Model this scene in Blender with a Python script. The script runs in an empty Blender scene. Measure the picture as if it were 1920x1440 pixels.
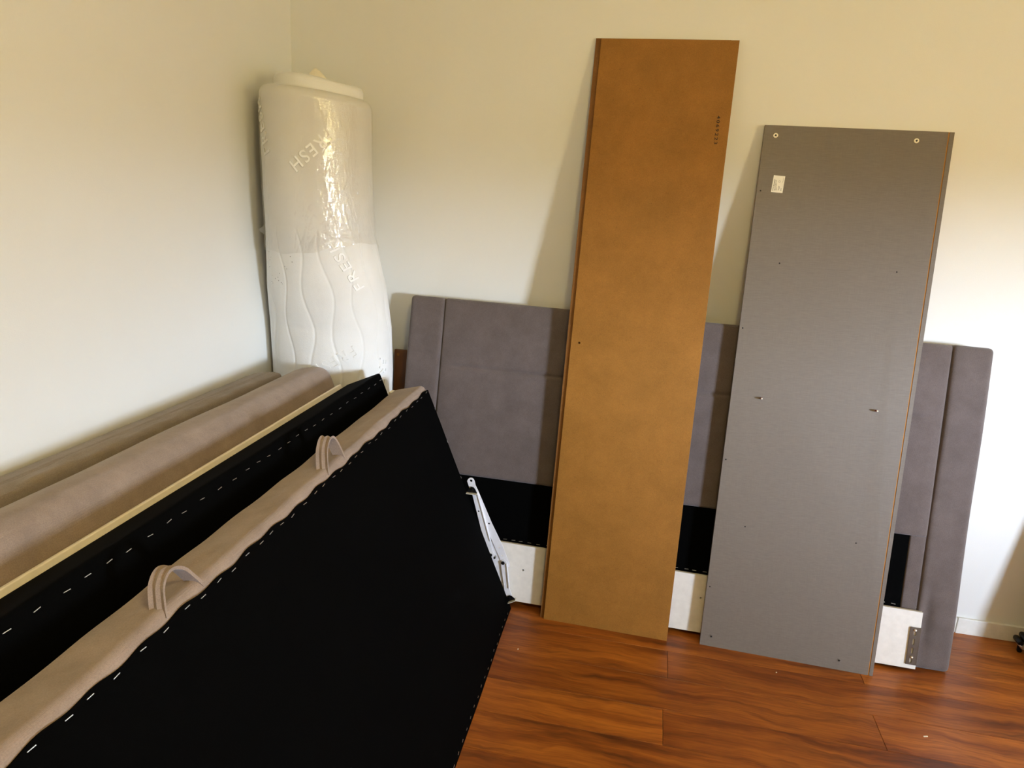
import bpy, bmesh, math, random
from mathutils import Vector, Matrix, noise
random.seed(7)
SC = bpy.context.scene
COL = SC.collection

# ------------------------------------------------------------------ camera
def look_matrix(yaw, pitch, roll):
    fw = Vector((-math.sin(yaw)*math.cos(pitch), math.cos(yaw)*math.cos(pitch), -math.sin(pitch)))
    rt = Vector((math.cos(yaw), math.sin(yaw), 0)); up = rt.cross(fw)
    c, s = math.cos(roll), math.sin(roll)
    r2 = rt*c - up*s; u2 = rt*s + up*c
    return Matrix((r2, u2, -fw)).transposed()
cam_data = bpy.data.cameras.new('camera')
cam = bpy.data.objects.new('camera', cam_data); COL.objects.link(cam)
cam_data.sensor_fit = 'HORIZONTAL'; cam_data.sensor_width = 36.0
cam_data.lens = 1330.56*36.0/1920.0
cam_data.clip_start = 0.02
cam.matrix_world = Matrix.Translation((1.4413, -2.6945, 1.5)) @ look_matrix(0.18798, 0.25489, -0.058967).to_4x4()
SC.camera = cam

# ------------------------------------------------------------------ daylight
RX, FY, CZ = 8.0, -4.6, 2.7            # right wall, front wall, ceiling
WIN_F = (5.9, 7.2, 1.0, 1.87)          # window in the front wall, right of the camera: x0,x1,z0,z1
world = bpy.data.worlds.new('world'); SC.world = world; world.use_nodes = True
nt = world.node_tree; nt.nodes.clear()
wo = nt.nodes.new('ShaderNodeOutputWorld'); bg = nt.nodes.new('ShaderNodeBackground')
tc = nt.nodes.new('ShaderNodeTexCoord'); sx = nt.nodes.new('ShaderNodeSeparateXYZ')
rmp = nt.nodes.new('ShaderNodeValToRGB')
nt.links.new(tc.outputs['Generated'], sx.inputs[0])
mp = nt.nodes.new('ShaderNodeMapRange'); mp.inputs[1].default_value = -1; mp.inputs[2].default_value = 1
nt.links.new(sx.outputs['Z'], mp.inputs[0]); nt.links.new(mp.outputs[0], rmp.inputs[0])
def el(deg): return (math.sin(math.radians(deg))+1)/2
e = rmp.color_ramp.elements
e[0].position = 0.0; e[0].color = (0.98, 0.82, 0.31, 1)            # sunlit grass and foliage outside
e[1].position = el(0.4); e[1].color = (0.98, 0.82, 0.31, 1)
for deg, c in ((2.0, (5.0, 6.0, 7.4, 1)), (6.5, (4.6, 5.5, 6.9, 1)), (13.0, (2.2, 2.7, 3.5, 1)), (40.0, (1.2, 1.5, 2.0, 1)), (90.0, (0.8, 1.05, 1.5, 1))):
    n_ = e.new(el(deg)); n_.color = c                              # hazy sky, brightest just above the horizon
bg.inputs['Strength'].default_value = 53.0
nt.links.new(rmp.outputs[0], bg.inputs['Color']); nt.links.new(bg.outputs[0], wo.inputs['Surface'])

def portal(name, loc, rot, sx_, sy_):
    l = bpy.data.lights.new(name, 'AREA'); l.shape = 'RECTANGLE'; l.size = sx_; l.size_y = sy_
    l.cycles.is_portal = True
    o = bpy.data.objects.new(name, l); o.location = loc; o.rotation_euler = rot; COL.objects.link(o)
portal('portal_front', ((WIN_F[0]+WIN_F[1])/2, FY-0.14, (WIN_F[2]+WIN_F[3])/2), (math.pi/2, 0, 0), WIN_F[1]-WIN_F[0], WIN_F[3]-WIN_F[2])

lamp = bpy.data.lights.new('ceiling_lamp', 'POINT')       # the room's warm ceiling lamp, just above and behind the camera
lamp.energy = 36.0; lamp.color = (1.0, 0.80, 0.34); lamp.shadow_soft_size = 0.11
lamp_ob = bpy.data.objects.new('ceiling_lamp', lamp); lamp_ob.location = (1.72, -2.25, 2.50); COL.objects.link(lamp_ob)

SC.view_settings.view_transform = 'Standard'; SC.view_settings.look = 'None'
SC.view_settings.gamma = 1.0; SC.view_settings.use_curve_mapping = False
SC.view_settings.exposure = 0.0

# ------------------------------------------------------------------ materials
def lin(r, g, b):
    f = lambda c: (c/255/12.92) if c/255 <= 0.04045 else ((c/255+0.055)/1.055)**2.4
    return (f(r), f(g), f(b), 1)

class Mat:
    def __init__(s, name):
        s.m = bpy.data.materials.new(name); s.m.use_nodes = True
        s.t = s.m.node_tree; s.b = s.t.nodes['Principled BSDF']
    def n(s, kind, **kw):
        x = s.t.nodes.new(kind)
        for k, v in kw.items(): setattr(x, k, v)
        return x
    def l(s, a, b): s.t.links.new(a, b)
    def set(s, **kw):
        for k, v in kw.items(): s.b.inputs[k.replace('_', ' ')].default_value = v
    def coords(s, scale=(1, 1, 1), kind='Object', rand=False):
        tc = s.n('ShaderNodeTexCoord'); mp = s.n('ShaderNodeMapping')
        mp.inputs['Scale'].default_value = scale
        s.l(tc.outputs[kind], mp.inputs[0])
        if rand:
            oi = s.n('ShaderNodeObjectInfo'); mul = s.n('ShaderNodeVectorMath', operation='SCALE')
            cb = s.n('ShaderNodeCombineXYZ')
            for i in range(3): s.l(oi.outputs['Random'], cb.inputs[i])
            s.l(cb.outputs[0], mul.inputs[0]); mul.inputs['Scale'].default_value = 37.0
            s.l(mul.outputs[0], mp.inputs['Location'])
        return mp.outputs[0]
    def noise(s, co, scale, detail=3, rough=0.55, dist=0.0):
        x = s.n('ShaderNodeTexNoise'); x.inputs['Scale'].default_value = scale
        x.inputs['Detail'].default_value = detail; x.inputs['Roughness'].default_value = rough
        x.inputs['Distortion'].default_value = dist
        s.l(co, x.inputs['Vector']); return x.outputs[0]
    def ramp(s, fac, stops):
        r = s.n('ShaderNodeValToRGB'); el = r.color_ramp.elements
        while len(el) < len(stops): el.new(0.5)
        for x, (p, c) in zip(el, stops): x.position = p; x.color = c
        s.l(fac, r.inputs[0]); return r.outputs[0]
    def mix(s, fac, a, b, mode='MIX'):
        x = s.n('ShaderNodeMix', data_type='RGBA', blend_type=mode)
        for sock, v in ((x.inputs[0], fac), (x.inputs[6], a), (x.inputs[7], b)):
            if hasattr(v, 'links'): s.l(v, sock)
            else: sock.default_value = v
        return x.outputs[2]
    def bump(s, h, strength=0.3, dist=0.002, prev=None):
        x = s.n('ShaderNodeBump'); x.inputs['Strength'].default_value = strength; x.inputs['Distance'].default_value = dist
        s.l(h, x.inputs['Height'])
        if prev is not None: s.l(prev, x.inputs['Normal'])
        s.l(x.outputs[0], s.b.inputs['Normal']); return x.outputs[0]

def wall_mat():
    m = Mat('wall_paint'); c = m.coords()
    m.l(m.ramp(m.noise(c, 2.0, 2), [(0.3, (0.78, 0.772, 0.735, 1)), (0.7, (0.80, 0.792, 0.755, 1))]), m.b.inputs['Base Color'])
    m.set(Roughness=0.75); m.bump(m.noise(c, 260, 3), 0.25, 0.001); return m.m
def plain(name, col, rough=0.5, metal=0.0, bump=None, spec=0.5):
    m = Mat(name); m.set(Base_Color=col, Roughness=rough, Metallic=metal); m.b.inputs['Specular IOR Level'].default_value = spec
    c = m.coords(); n = m.noise(c, 40, 3)
    hi = tuple(min(1, x*1.05) for x in col[:3])+(1,); lo = tuple(x*0.95 for x in col[:3])+(1,)
    m.l(m.ramp(n, [(0.3, lo), (0.7, hi)]), m.b.inputs['Base Color'])
    if bump: m.bump(m.noise(c, bump[0], 2), bump[1], 0.001)
    return m.m
def fabric_mat(name, a, b, weave=900, sheen=0.25):
    m = Mat(name); c = m.coords()
    big = m.noise(c, 14, 5, 0.65); fine = m.noise(c, 420, 2)
    col = m.ramp(big, [(0.30, a), (0.72, b)])
    col = m.mix(0.35, col, m.ramp(fine, [(0.25, (0.55, 0.55, 0.55, 1)), (0.75, (1.35, 1.35, 1.35, 1))]), 'MULTIPLY')
    m.l(col, m.b.inputs['Base Color'])
    m.set(Roughness=0.95); m.b.inputs['Specular IOR Level'].default_value = 0.1
    m.b.inputs['Sheen Weight'].default_value = sheen; m.b.inputs['Sheen Roughness'].default_value = 0.5
    w1 = m.n('ShaderNodeTexWave', wave_type='BANDS', bands_direction='X'); w2 = m.n('ShaderNodeTexWave', wave_type='BANDS', bands_direction='Z')
    for w in (w1, w2):
        w.inputs['Scale'].default_value = weave/6.28; w.inputs['Distortion'].default_value = 2.0; m.l(c, w.inputs['Vector'])
    ad = m.n('ShaderNodeMath', operation='ADD'); m.l(w1.outputs[1], ad.inputs[0]); m.l(w2.outputs[1], ad.inputs[1])
    p = m.bump(ad.outputs[0], 0.25, 0.0006); m.bump(m.noise(c, 9, 3), 0.25, 0.01, p); return m.m
def black_mat():
    m = Mat('black_lining'); c = m.coords()
    dust = m.ramp(m.noise(c, 5.5, 5, 0.7, 0.6), [(0.62, (0.0011, 0.0011, 0.0011, 1)), (0.82, (0.0042, 0.0042, 0.0045, 1))])
    m.l(dust, m.b.inputs['Base Color']); m.set(Roughness=0.9); m.b.inputs['Specular IOR Level'].default_value = 0.035
    p = m.bump(m.noise(c, 700, 2), 0.3, 0.0006); m.bump(m.noise(c, 6, 3), 0.25, 0.008, p); return m.m
def plank_mat():
    m = Mat('laminate_wood'); c = m.coords((1, 1, 1), 'Object', True)
    warp = m.noise(c, 2.2, 4, 0.6)
    def stretched(sx_, sy_, scale, detail, k):
        mp_ = m.n('ShaderNodeMapping'); mp_.inputs['Scale'].default_value = (sx_, sy_, 1); m.l(c, mp_.inputs[0])
        sc = m.n('ShaderNodeVectorMath', operation='MULTIPLY_ADD'); cb = m.n('ShaderNodeCombineXYZ')
        m.l(warp, cb.inputs[1]); m.l(cb.outputs[0], sc.inputs[0]); sc.inputs[1].default_value = (0, k, 0); m.l(mp_.outputs[0], sc.inputs[2])
        return m.noise(sc.outputs[0], scale, detail, 0.6)
    big = stretched(1.0, 10.0, 1.7, 4, 1.7); fine = stretched(1.2, 44.0, 4.0, 4, 2.2); dark = stretched(1.3, 13.0, 2.2, 5, 2.4)
    col = m.ramp(big, [(0.25, lin(92, 46, 17)), (0.42, lin(138, 74, 23)), (0.60, lin(172, 100, 34)), (0.78, lin(118, 60, 22))])
    col = m.mix(0.55, col, m.ramp(fine, [(0.3, (0.50, 0.45, 0.40, 1)), (0.52, (1, 1, 1, 1)), (0.72, (1.35, 1.3, 1.2, 1))]), 'MULTIPLY')
    col = m.mix(m.ramp(dark, [(0.52, (0, 0, 0, 1)), (0.72, (0.65, 0.65, 0.65, 1))]), col, lin(66, 30, 14))
    oi = m.n('ShaderNodeObjectInfo')
    col = m.mix(0.6, col, m.ramp(oi.outputs['Random'], [(0, (0.78, 0.72, 0.70, 1)), (1, (1.18, 1.18, 1.12, 1))]), 'MULTIPLY')
    m.l(col, m.b.inputs['Base Color']); m.set(Roughness=0.38); m.b.inputs['Specular IOR Level'].default_value = 0.35
    m.bump(fine, 0.12, 0.001); return m.m
def mdf_mat(name, a, b):
    m = Mat(name); c = m.coords()
    big = m.noise(c, 7, 6, 0.75); fine = m.noise(c, 330, 3); fl = m.noise(c, 120, 2, 0.5, 1.5)
    col = m.ramp(big, [(0.3, a), (0.7, b)])
    col = m.mix(0.35, col, m.ramp(fine, [(0.3, (0.62, 0.58, 0.5, 1)), (0.7, (1.3, 1.3, 1.3, 1))]), 'MULTIPLY')
    col = m.mix(m.ramp(fl, [(0.70, (0, 0, 0, 1)), (0.78, (0.5, 0.5, 0.5, 1))]), col, lin(84, 56, 24))
    m.l(col, m.b.inputs['Base Color']); m.set(Roughness=0.62); m.b.inputs['Specular IOR Level'].default_value = 0.3
    m.bump(fine, 0.2, 0.0006); return m.m
def linen_mat():
    m = Mat('grey_linen_laminate')
    h = m.noise(m.coords((14, 420, 420)), 2.2, 2); v = m.noise(m.coords((420, 14, 14)), 2.2, 2)
    col = m.ramp(h, [(0.3, lin(110, 101, 92)), (0.7, lin(121, 111, 101))])
    col = m.mix(0.5, col, m.ramp(v, [(0.3, (0.90, 0.90, 0.90, 1)), (0.7, (1.09, 1.09, 1.09, 1))]), 'MULTIPLY')
    m.l(col, m.b.inputs['Base Color']); m.set(Roughness=0.5); m.b.inputs['Specular IOR Level'].default_value = 0.35; return m.m
def mattress_mat():
    m = Mat('mattress_cover'); c = m.coords()
    m.l(m.ramp(m.noise(c, 8, 3), [(0.3, lin(231, 230, 226)), (0.7, lin(237, 236, 233))]), m.b.inputs['Base Color'])
    m.set(Roughness=0.9); m.b.inputs['Specular IOR Level'].default_value = 0.15
    p = m.bump(m.noise(m.coords((1, 1, 2.5)), 210, 2), 0.35, 0.002); m.bump(m.noise(c, 20, 3), 0.2, 0.006, p); return m.m
def film_mat():
    m = Mat('clear_wrapping_film'); t = m.t
    c = m.coords((1, 1, 2.6))
    cr = m.noise(m.coords((1, 1, 3.5)), 7, 6, 0.72, 1.5); cf = m.noise(m.coords((1, 1, 2.2)), 42, 5, 0.75, 2.0)
    b1 = m.n('ShaderNodeBump'); b1.inputs['Strength'].default_value = 0.04; b1.inputs['Distance'].default_value = 0.012; m.l(cr, b1.inputs['Height'])
    b2 = m.n('ShaderNodeBump'); b2.inputs['Strength'].default_value = 0.12; b2.inputs['Distance'].default_value = 0.003; m.l(cf, b2.inputs['Height']); m.l(b1.outputs[0], b2.inputs['Normal'])
    tr = m.n('ShaderNodeBsdfTransparent'); tr.inputs[0].default_value = (0.955, 0.948, 0.935, 1)
    gl = m.n('ShaderNodeBsdfGlossy'); gl.inputs['Roughness'].default_value = 0.045; gl.inputs[0].default_value = (1, 1, 1, 1)
    m.l(b2.outputs[0], gl.inputs['Normal'])
    fr = m.n('ShaderNodeLayerWeight'); fr.inputs[0].default_value = 0.5
    pw = m.n('ShaderNodeMath', operation='POWER'); m.l(fr.outputs[1], pw.inputs[0]); pw.inputs[1].default_value = 4.0
    ml = m.n('ShaderNodeMath', operation='MULTIPLY_ADD', use_clamp=True); m.l(pw.outputs[0], ml.inputs[0]); ml.inputs[1].default_value = 0.75; ml.inputs[2].default_value = 0.105
    mx = m.n('ShaderNodeMixShader'); m.l(ml.outputs[0], mx.inputs[0]); m.l(tr.outputs[0], mx.inputs[1]); m.l(gl.outputs[0], mx.inputs[2])
    t.nodes.remove(m.b); out = [x for x in t.nodes if x.type == 'OUTPUT_MATERIAL'][0]; m.l(mx.outputs[0], out.inputs[0]); return m.m

WALL = wall_mat()
CEIL = plain('ceiling_paint', (0.80, 0.79, 0.75, 1), 0.85)
TRIM = plain('white_trim_paint', lin(232, 230, 222), 0.4)
PLANK = plank_mat()
GAP = plain('floor_joint', lin(30, 14, 8), 0.8)
TAUPE = fabric_mat('taupe_velour', lin(137, 119, 106), lin(157, 137, 122))
GREYF = fabric_mat('grey_velour', lin(94, 84, 81), lin(107, 96, 93))
BROWNF = fabric_mat('greybrown_fabric', lin(138, 125, 112), lin(154, 140, 126), 700, 0.1)
BLACK = black_mat()
MDF = mdf_mat('raw_fibreboard', lin(136, 92, 31), lin(156, 106, 41))
MDFE = mdf_mat('fibreboard_edge', lin(112, 72, 26), lin(130, 86, 34))
LINEN = linen_mat()
WBOARD = plain('white_melamine', lin(230, 226, 219), 0.5, 0, (400, 0.1))
CREAM = plain('cream_board_edge', lin(242, 232, 210), 0.6)
MATT = mattress_mat()
FILM = film_mat()
WMETAL = plain('white_coated_metal', lin(232, 233, 240), 0.35)
DARKM = plain('black_metal', lin(26, 26, 27), 0.35, 0.6)
CHROME = plain('bright_steel', lin(224, 219, 206), 0.4, 0.9)
ZINC = plain('zinc_plate', lin(222, 216, 198), 0.35, 0.25)
BRONZE = plain('bronze_steel', lin(104, 92, 80), 0.42, 0.85)
STAPLE = plain('steel_staple', lin(222, 222, 218), 0.3, 0.9)
RED = plain('red_plastic', lin(120, 30, 26), 0.5)
WPLAS = plain('white_plastic', lin(240, 232, 212), 0.4)
PAPER = plain('white_paper', lin(238, 234, 224), 0.7)
INK = plain('black_ink', lin(40, 22, 10), 0.8)
GINK = plain('grey_ink', lin(120, 114, 106), 0.8)
EMB = plain('white_embroidery', lin(253, 253, 251), 0.5)
HOLE_SHADE = plain('hole_shade', lin(12, 9, 7), 0.9)  # near-black colour that stands in for the shade inside holes and slots
CORE = plain('orange_core', lin(176, 118, 44), 0.7)
WOODB = plain('brown_stained_board', lin(112, 68, 26), 0.55)
GLASS = Mat('window_glass'); GLASS.set(Base_Color=(1, 1, 1, 1), Roughness=0.0, IOR=1.0); GLASS.b.inputs['Transmission Weight'].default_value = 1.0; GLASS = GLASS.m

# ------------------------------------------------------------------ helpers
def finish(name, me, mat, parent=None, smooth=True, kind=None):
    o = bpy.data.objects.new(name, me); COL.objects.link(o)
    if isinstance(mat, (list, tuple)):
        for m in mat: me.materials.append(m)
    else: me.materials.append(mat)
    if smooth:
        for p in me.polygons: p.use_smooth = True
    if parent is not None:
        o.parent = parent
    if kind: o['kind'] = kind
    return o
def root_loc(parent):
    v = Vector((0, 0, 0))
    while parent is not None: v += parent.location; parent = parent.parent
    return v
def mesh(name, verts, faces, mat, parent=None, smooth=False, kind=None):
    """verts in world coordinates; stored relative to the parent's place"""
    off = root_loc(parent)
    me = bpy.data.meshes.new(name); me.from_pydata([tuple(Vector(v)-off) for v in verts], [], faces); me.update()
    bm = bmesh.new(); bm.from_mesh(me); bmesh.ops.recalc_face_normals(bm, faces=bm.faces); bm.to_mesh(me); bm.free()
    return finish(name, me, mat, parent, smooth, kind)
def autosmooth(o, ang=35):
    me = o.data; lim = math.radians(ang)
    bm = bmesh.new(); bm.from_mesh(me)
    for e_ in bm.edges: e_.smooth = not (len(e_.link_faces) == 2 and e_.calc_face_angle(0) > lim)
    for f in bm.faces: f.smooth = True
    bm.to_mesh(me); bm.free(); return o
def thing(name, label, cat, loc, group=None):
    o = bpy.data.objects.new(name, None); o.empty_display_size = 0.1; COL.objects.link(o)
    o.location = loc; o['label'] = label; o['category'] = cat
    if group: o['group'] = group
    return o
def tag(o, label, cat, group=None):
    o['label'] = label; o['category'] = cat
    if group: o['group'] = group
    return o
def struct(o): o['kind'] = 'structure'; return o

def box(name, lo, hi, mat, parent=None, bevel=0.0):
    bm = bmesh.new(); bmesh.ops.create_cube(bm, size=1)
    lo, hi = Vector(lo), Vector(hi)
    for v in bm.verts: v.co = Vector([(lo[i]+hi[i])/2+v.co[i]*(hi[i]-lo[i]) for i in range(3)])
    if bevel: bmesh.ops.bevel(bm, geom=bm.edges[:], offset=bevel, segments=2, affect='EDGES', profile=0.5)
    off = root_loc(parent)
    for v in bm.verts: v.co -= off
    me = bpy.data.meshes.new(name); bm.to_mesh(me); bm.free()
    return finish(name, me, mat, parent, False)

class Quad:
    """a real rectangular face: A,B lower corners, C,D upper ones; x,y metres along, w metres out of the face"""
    def __init__(s, A, B, C, D):
        s.A, s.B, s.C, s.D = map(Vector, (A, B, C, D))
        s.W = (s.B-s.A).length; s.H = (s.D-s.A).length
        s.N = (s.B-s.A).cross(s.D-s.A).normalized()
    def P(s, x, y, w=0.0):
        u, v = x/s.W, y/s.H
        return s.A*(1-u)*(1-v)+s.B*u*(1-v)+s.C*u*v+s.D*(1-u)*v+s.N*w

def axis_samples(L, r, n):
    r = min(r, L*0.49)
    ins = [0, 0.25*r, 0.6*r, r]
    mid = [r+(L-2*r)*i/n for i in range(1, n)]
    return ins+mid+[L-r, L-0.6*r, L-0.25*r, L], r
def pad(name, q, x0, x1, y0, y1, w0, w1, r, mat, parent, nx=24, ny=16, nw=3, front=None, warp=None):
    """rounded slab on a Quad; front(x,y)->extra w for the outer face; warp(P,a,b,c)->P"""
    ax, rx = axis_samples(x1-x0, r, nx); ay, ry = axis_samples(y1-y0, r, ny); aw, rw = axis_samples(w1-w0, r, nw)
    dim = (x1-x0, y1-y0, w1-w0); idx = {}; verts = []; faces = []
    R = (rx, ry, rw); A = (ax, ay, aw)
    def vid(i, j, k):
        if (i, j, k) in idx: return idx[(i, j, k)]
        p = [ax[i], ay[j], aw[k]]; qv = [min(max(p[t], R[t]), dim[t]-R[t]) for t in range(3)]
        d = [(p[t]-qv[t])/R[t] if R[t] else 0 for t in range(3)]
        ln = math.sqrt(sum(t*t for t in d)); mx = max(abs(t) for t in d)
        if ln > 1e-9: p = [qv[t]+d[t]/ln*R[t]*mx for t in range(3)]
        X, Y, Wd = x0+p[0], y0+p[1], w0+p[2]
        if front: Wd += front(X, Y)*(p[2]/dim[2])
        P_ = q.P(X, Y, Wd)
        if warp: P_ = warp(P_, p[0]/dim[0], p[1]/dim[1], p[2]/dim[2])
        idx[(i, j, k)] = len(verts); verts.append(P_); return idx[(i, j, k)]
    n = (len(ax)-1, len(ay)-1, len(aw)-1)
    for k in (0, n[2]):
        for i in range(n[0]):
            for j in range(n[1]): faces.append([vid(i, j, k), vid(i+1, j, k), vid(i+1, j+1, k), vid(i, j+1, k)])
    for j in (0, n[1]):
        for i in range(n[0]):
            for k in range(n[2]): faces.append([vid(i, j, k), vid(i+1, j, k), vid(i+1, j, k+1), vid(i, j, k+1)])
    for i in (0, n[0]):
        for j in range(n[1]):
            for k in range(n[2]): faces.append([vid(i, j, k), vid(i, j+1, k), vid(i, j+1, k+1), vid(i, j, k+1)])
    return mesh(name, verts, faces, mat, parent, True)

def curve_mesh(splines, w0, w1, bevel=0.0):
    """filled 2D outline with holes, extruded from w0 to w1 -> (verts, faces) in local x,y,w"""
    cu = bpy.data.curves.new('tmp', 'CURVE'); cu.dimensions = '2D'; cu.fill_mode = 'BOTH'
    cu.extrude = (w1-w0)/2-bevel; cu.bevel_depth = bevel; cu.bevel_resolution = 1; cu.offset = -bevel
    for pts in splines:
        s = cu.splines.new('POLY'); s.points.add(len(pts)-1)
        for p, (x, y) in zip(s.points, pts): p.co = (x, y, 0, 1)
        s.use_cyclic_u = True
    return curve_out(cu, (w0+w1)/2)
def curve_out(cu, wm):
    o = bpy.data.objects.new('tmp', cu); COL.objects.link(o)
    dg = bpy.context.evaluated_depsgraph_get(); me = bpy.data.meshes.new_from_object(o.evaluated_get(dg))
    vs = [(v.co.x, v.co.y, v.co.z+wm) for v in me.vertices]; fs = [list(p.vertices) for p in me.polygons]
    bpy.data.objects.remove(o); bpy.data.curves.remove(cu); bpy.data.meshes.remove(me)
    return vs, fs
def circ(cx, cy, r, n=16): return [(cx+r*math.cos(2*math.pi*i/n), cy+r*math.sin(2*math.pi*i/n)) for i in range(n)]
def slot(cx, cy, wx, wy, n=6):
    h = max(wy-wx, 0)/2; r = wx/2
    return [(cx+r*math.cos(a), cy+h+r*math.sin(a)) for a in [math.pi*i/n for i in range(n+1)]]+[(cx+r*math.cos(a), cy-h+r*math.sin(a)) for a in [math.pi+math.pi*i/n for i in range(n+1)]]
def plate(name, f, splines, w0, w1, mat, parent, bevel=0.0):
    vs, fs = curve_mesh(splines, w0, w1, bevel)
    o = mesh(name, [f(*v) for v in vs], fs, mat, parent)
    bm = bmesh.new(); bm.from_mesh(o.data); bmesh.ops.remove_doubles(bm, verts=bm.verts, dist=1e-5); bmesh.ops.recalc_face_normals(bm, faces=bm.faces); bm.to_mesh(o.data); bm.free()
    return o
def text_mesh(txt, size, depth, spacing=1.0, bold=0.0):
    cu = bpy.data.curves.new('tmp', 'FONT'); cu.body = txt; cu.size = size; cu.extrude = depth; cu.space_character = spacing
    cu.align_x = 'LEFT'; cu.offset = bold; cu.resolution_u = 4
    return curve_out(cu, 0)
def disc(name, f, x, y, w0, w1, r, mat, parent, n=16, dome=0.0):
    vs = []; fs = []
    prof = [(1.0, w0), (1.0, w1), (0.7, w1+dome*0.6), (0.3, w1+dome*0.95)]
    for k, (s, w) in enumerate(prof):
        for i in range(n):
            a = 2*math.pi*i/n; vs.append(f(x+r*s*math.cos(a), y+r*s*math.sin(a), w))
    for k in range(len(prof)-1):
        for i in range(n): fs.append([k*n+i, k*n+(i+1) % n, (k+1)*n+(i+1) % n, (k+1)*n+i])
    fs.append([(len(prof)-1)*n+i for i in range(n)]); fs.append(list(range(n))[::-1])
    return autosmooth(mesh(name, vs, fs, mat, parent))
def bar(name, a, b, side, up, mat, parent):
    """small box from a to b with half-sizes given by vectors"""
    a, b, side, up = map(Vector, (a, b, side, up))
    vs = [p+s*side+t*up for p in (a, b) for s, t in ((-1, -1), (1, -1), (1, 1), (-1, 1))]
    fs = [[0, 1, 2, 3], [7, 6, 5, 4]]+[[i, (i+1) % 4, (i+1) % 4+4, i+4] for i in range(4)]
    return mesh(name, vs, fs, mat, parent)
def staple_row(q, pts, ang, length, parent, w=0.0):
    """staples, each its own little crown bar lying on the face"""
    for (x, y) in pts:
        a = ang+random.uniform(-0.12, 0.12); dx, dy = math.cos(a)*length/2, math.sin(a)*length/2
        A = q.P(x-dx, y-dy, w+0.0008); B = q.P(x+dx, y+dy, w+0.0008)
        sd = (q.P(x-dy, y+dx, w)-q.P(x, y, w)).normalized()*0.0006
        bar('staple', A, B, sd, q.N*0.0007, STAPLE, parent)

# ------------------------------------------------------------------ room shell
T = 0.2
struct(box('wall_back', (-T, 0, -0.1), (RX+T, T, CZ+0.1), WALL))
struct(box('wall_left', (-T, FY-T, -0.1), (0, 0, CZ+0.1), WALL))
struct(box('ceiling', (-T, FY-T, CZ), (RX+T, T, CZ+0.15), CEIL))
def wall_with_hole(name, axis, at, out, lo, hi, win):
    """wall slab with an opening, made as one mesh of four blocks"""
    a0, a1, z0, z1 = win; bm = bmesh.new()
    for (p0, p1, q0, q1) in ((lo, a0, -0.1, CZ+0.1), (a1, hi, -0.1, CZ+0.1), (a0, a1, -0.1, z0), (a0, a1, z1, CZ+0.1)):
        c = bmesh.ops.create_cube(bm, size=1)['verts']
        for v in c:
            A_ = p0+(p1-p0)*(v.co.x+0.5); Z_ = q0+(q1-q0)*(v.co.z+0.5); D_ = at+(out-at)*(v.co.y+0.5)
            v.co = Vector((D_, A_, Z_)) if axis == 'x' else Vector((A_, D_, Z_))
    bmesh.ops.recalc_face_normals(bm, faces=bm.faces)
    me = bpy.data.meshes.new(name); bm.to_mesh(me); bm.free()
    return struct(finish(name, me, WALL, None, False))
struct(box('wall_right', (RX, FY-T, -0.1), (RX+T, 0, CZ+0.1), WALL))
wall_with_hole('wall_front', 'y', FY, FY-T, -T, RX+T, WIN_F)
def window(name, axis, at, win):
    a0, a1, z0, z1 = win; t = 0.06
    w = struct(bpy.data.objects.new(name, None)); COL.objects.link(w)
    w.location = (at, (a0+a1)/2, z0) if axis == 'x' else ((a0+a1)/2, at, z0)
    def blk(nm, p0, p1, q0, q1, d, mat):
        return box(nm, (at-d, p0, q0) if axis == 'x' else (p0, at-d, q0), (at+d, p1, q1) if axis == 'x' else (p1, at+d, q1), mat, w)
    blk('window_frame', a0, a0+t, z0, z1, 0.03, TRIM); blk('window_frame', a1-t, a1, z0, z1, 0.03, TRIM)
    blk('window_frame', a0+t, a1-t, z0, z0+t, 0.03, TRIM); blk('window_frame', a0+t, a1-t, z1-t, z1, 0.03, TRIM)
window('window_1', 'y', FY-0.1, WIN_F)

floor = struct(box('floor', (-T, FY-T, -0.12), (RX+T, T, -0.006), GAP))
PW, PL = 0.155, 1.24
row_top = -0.285+PW*2
k = 0
y = row_top-0.0
plank_meshes = {}
def plank(x0, x1, y0, y1):
    g = 0.0006
    key = (round(x1-x0, 3), round(y1-y0, 3))
    if key not in plank_meshes:
        bm = bmesh.new(); bmesh.ops.create_cube(bm, size=1)
        for v in bm.verts: v.co = Vector((v.co.x*(key[0]-2*g), v.co.y*(key[1]-2*g), v.co.z*0.008))
        top = [e_ for e_ in bm.edges if all(v.co.z > 0 for v in e_.verts)]
        bmesh.ops.bevel(bm, geom=top, offset=0.0007, segments=1, affect='EDGES')
        me = bpy.data.meshes.new('plank'); bm.to_mesh(me); bm.free(); me.materials.append(PLANK); plank_meshes[key] = me
    o = bpy.data.objects.new('plank', plank_meshes[key]); COL.objects.link(o); o.parent = floor
    o.location = ((x0+x1)/2, (y0+y1)/2, -0.004)
r = 0
yy = 0.0
rows = [(-0.13, -0.004), (-0.285, -0.13)]
yb = -0.285
while yb > FY+0.01: rows.append((max(yb-PW, FY), yb)); yb -= PW
for ri, (ya, yc) in enumerate(rows):
    j = 2.27 if ri % 2 == 0 else 1.63
    j += -0.008*(ri-2)
    x = j-PL*4
    while x < RX:
        a, b = max(x, 0.0), min(x+PL, RX)
        if b-a > 0.02: plank(a, b, ya, yc)
        x += PL

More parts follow.
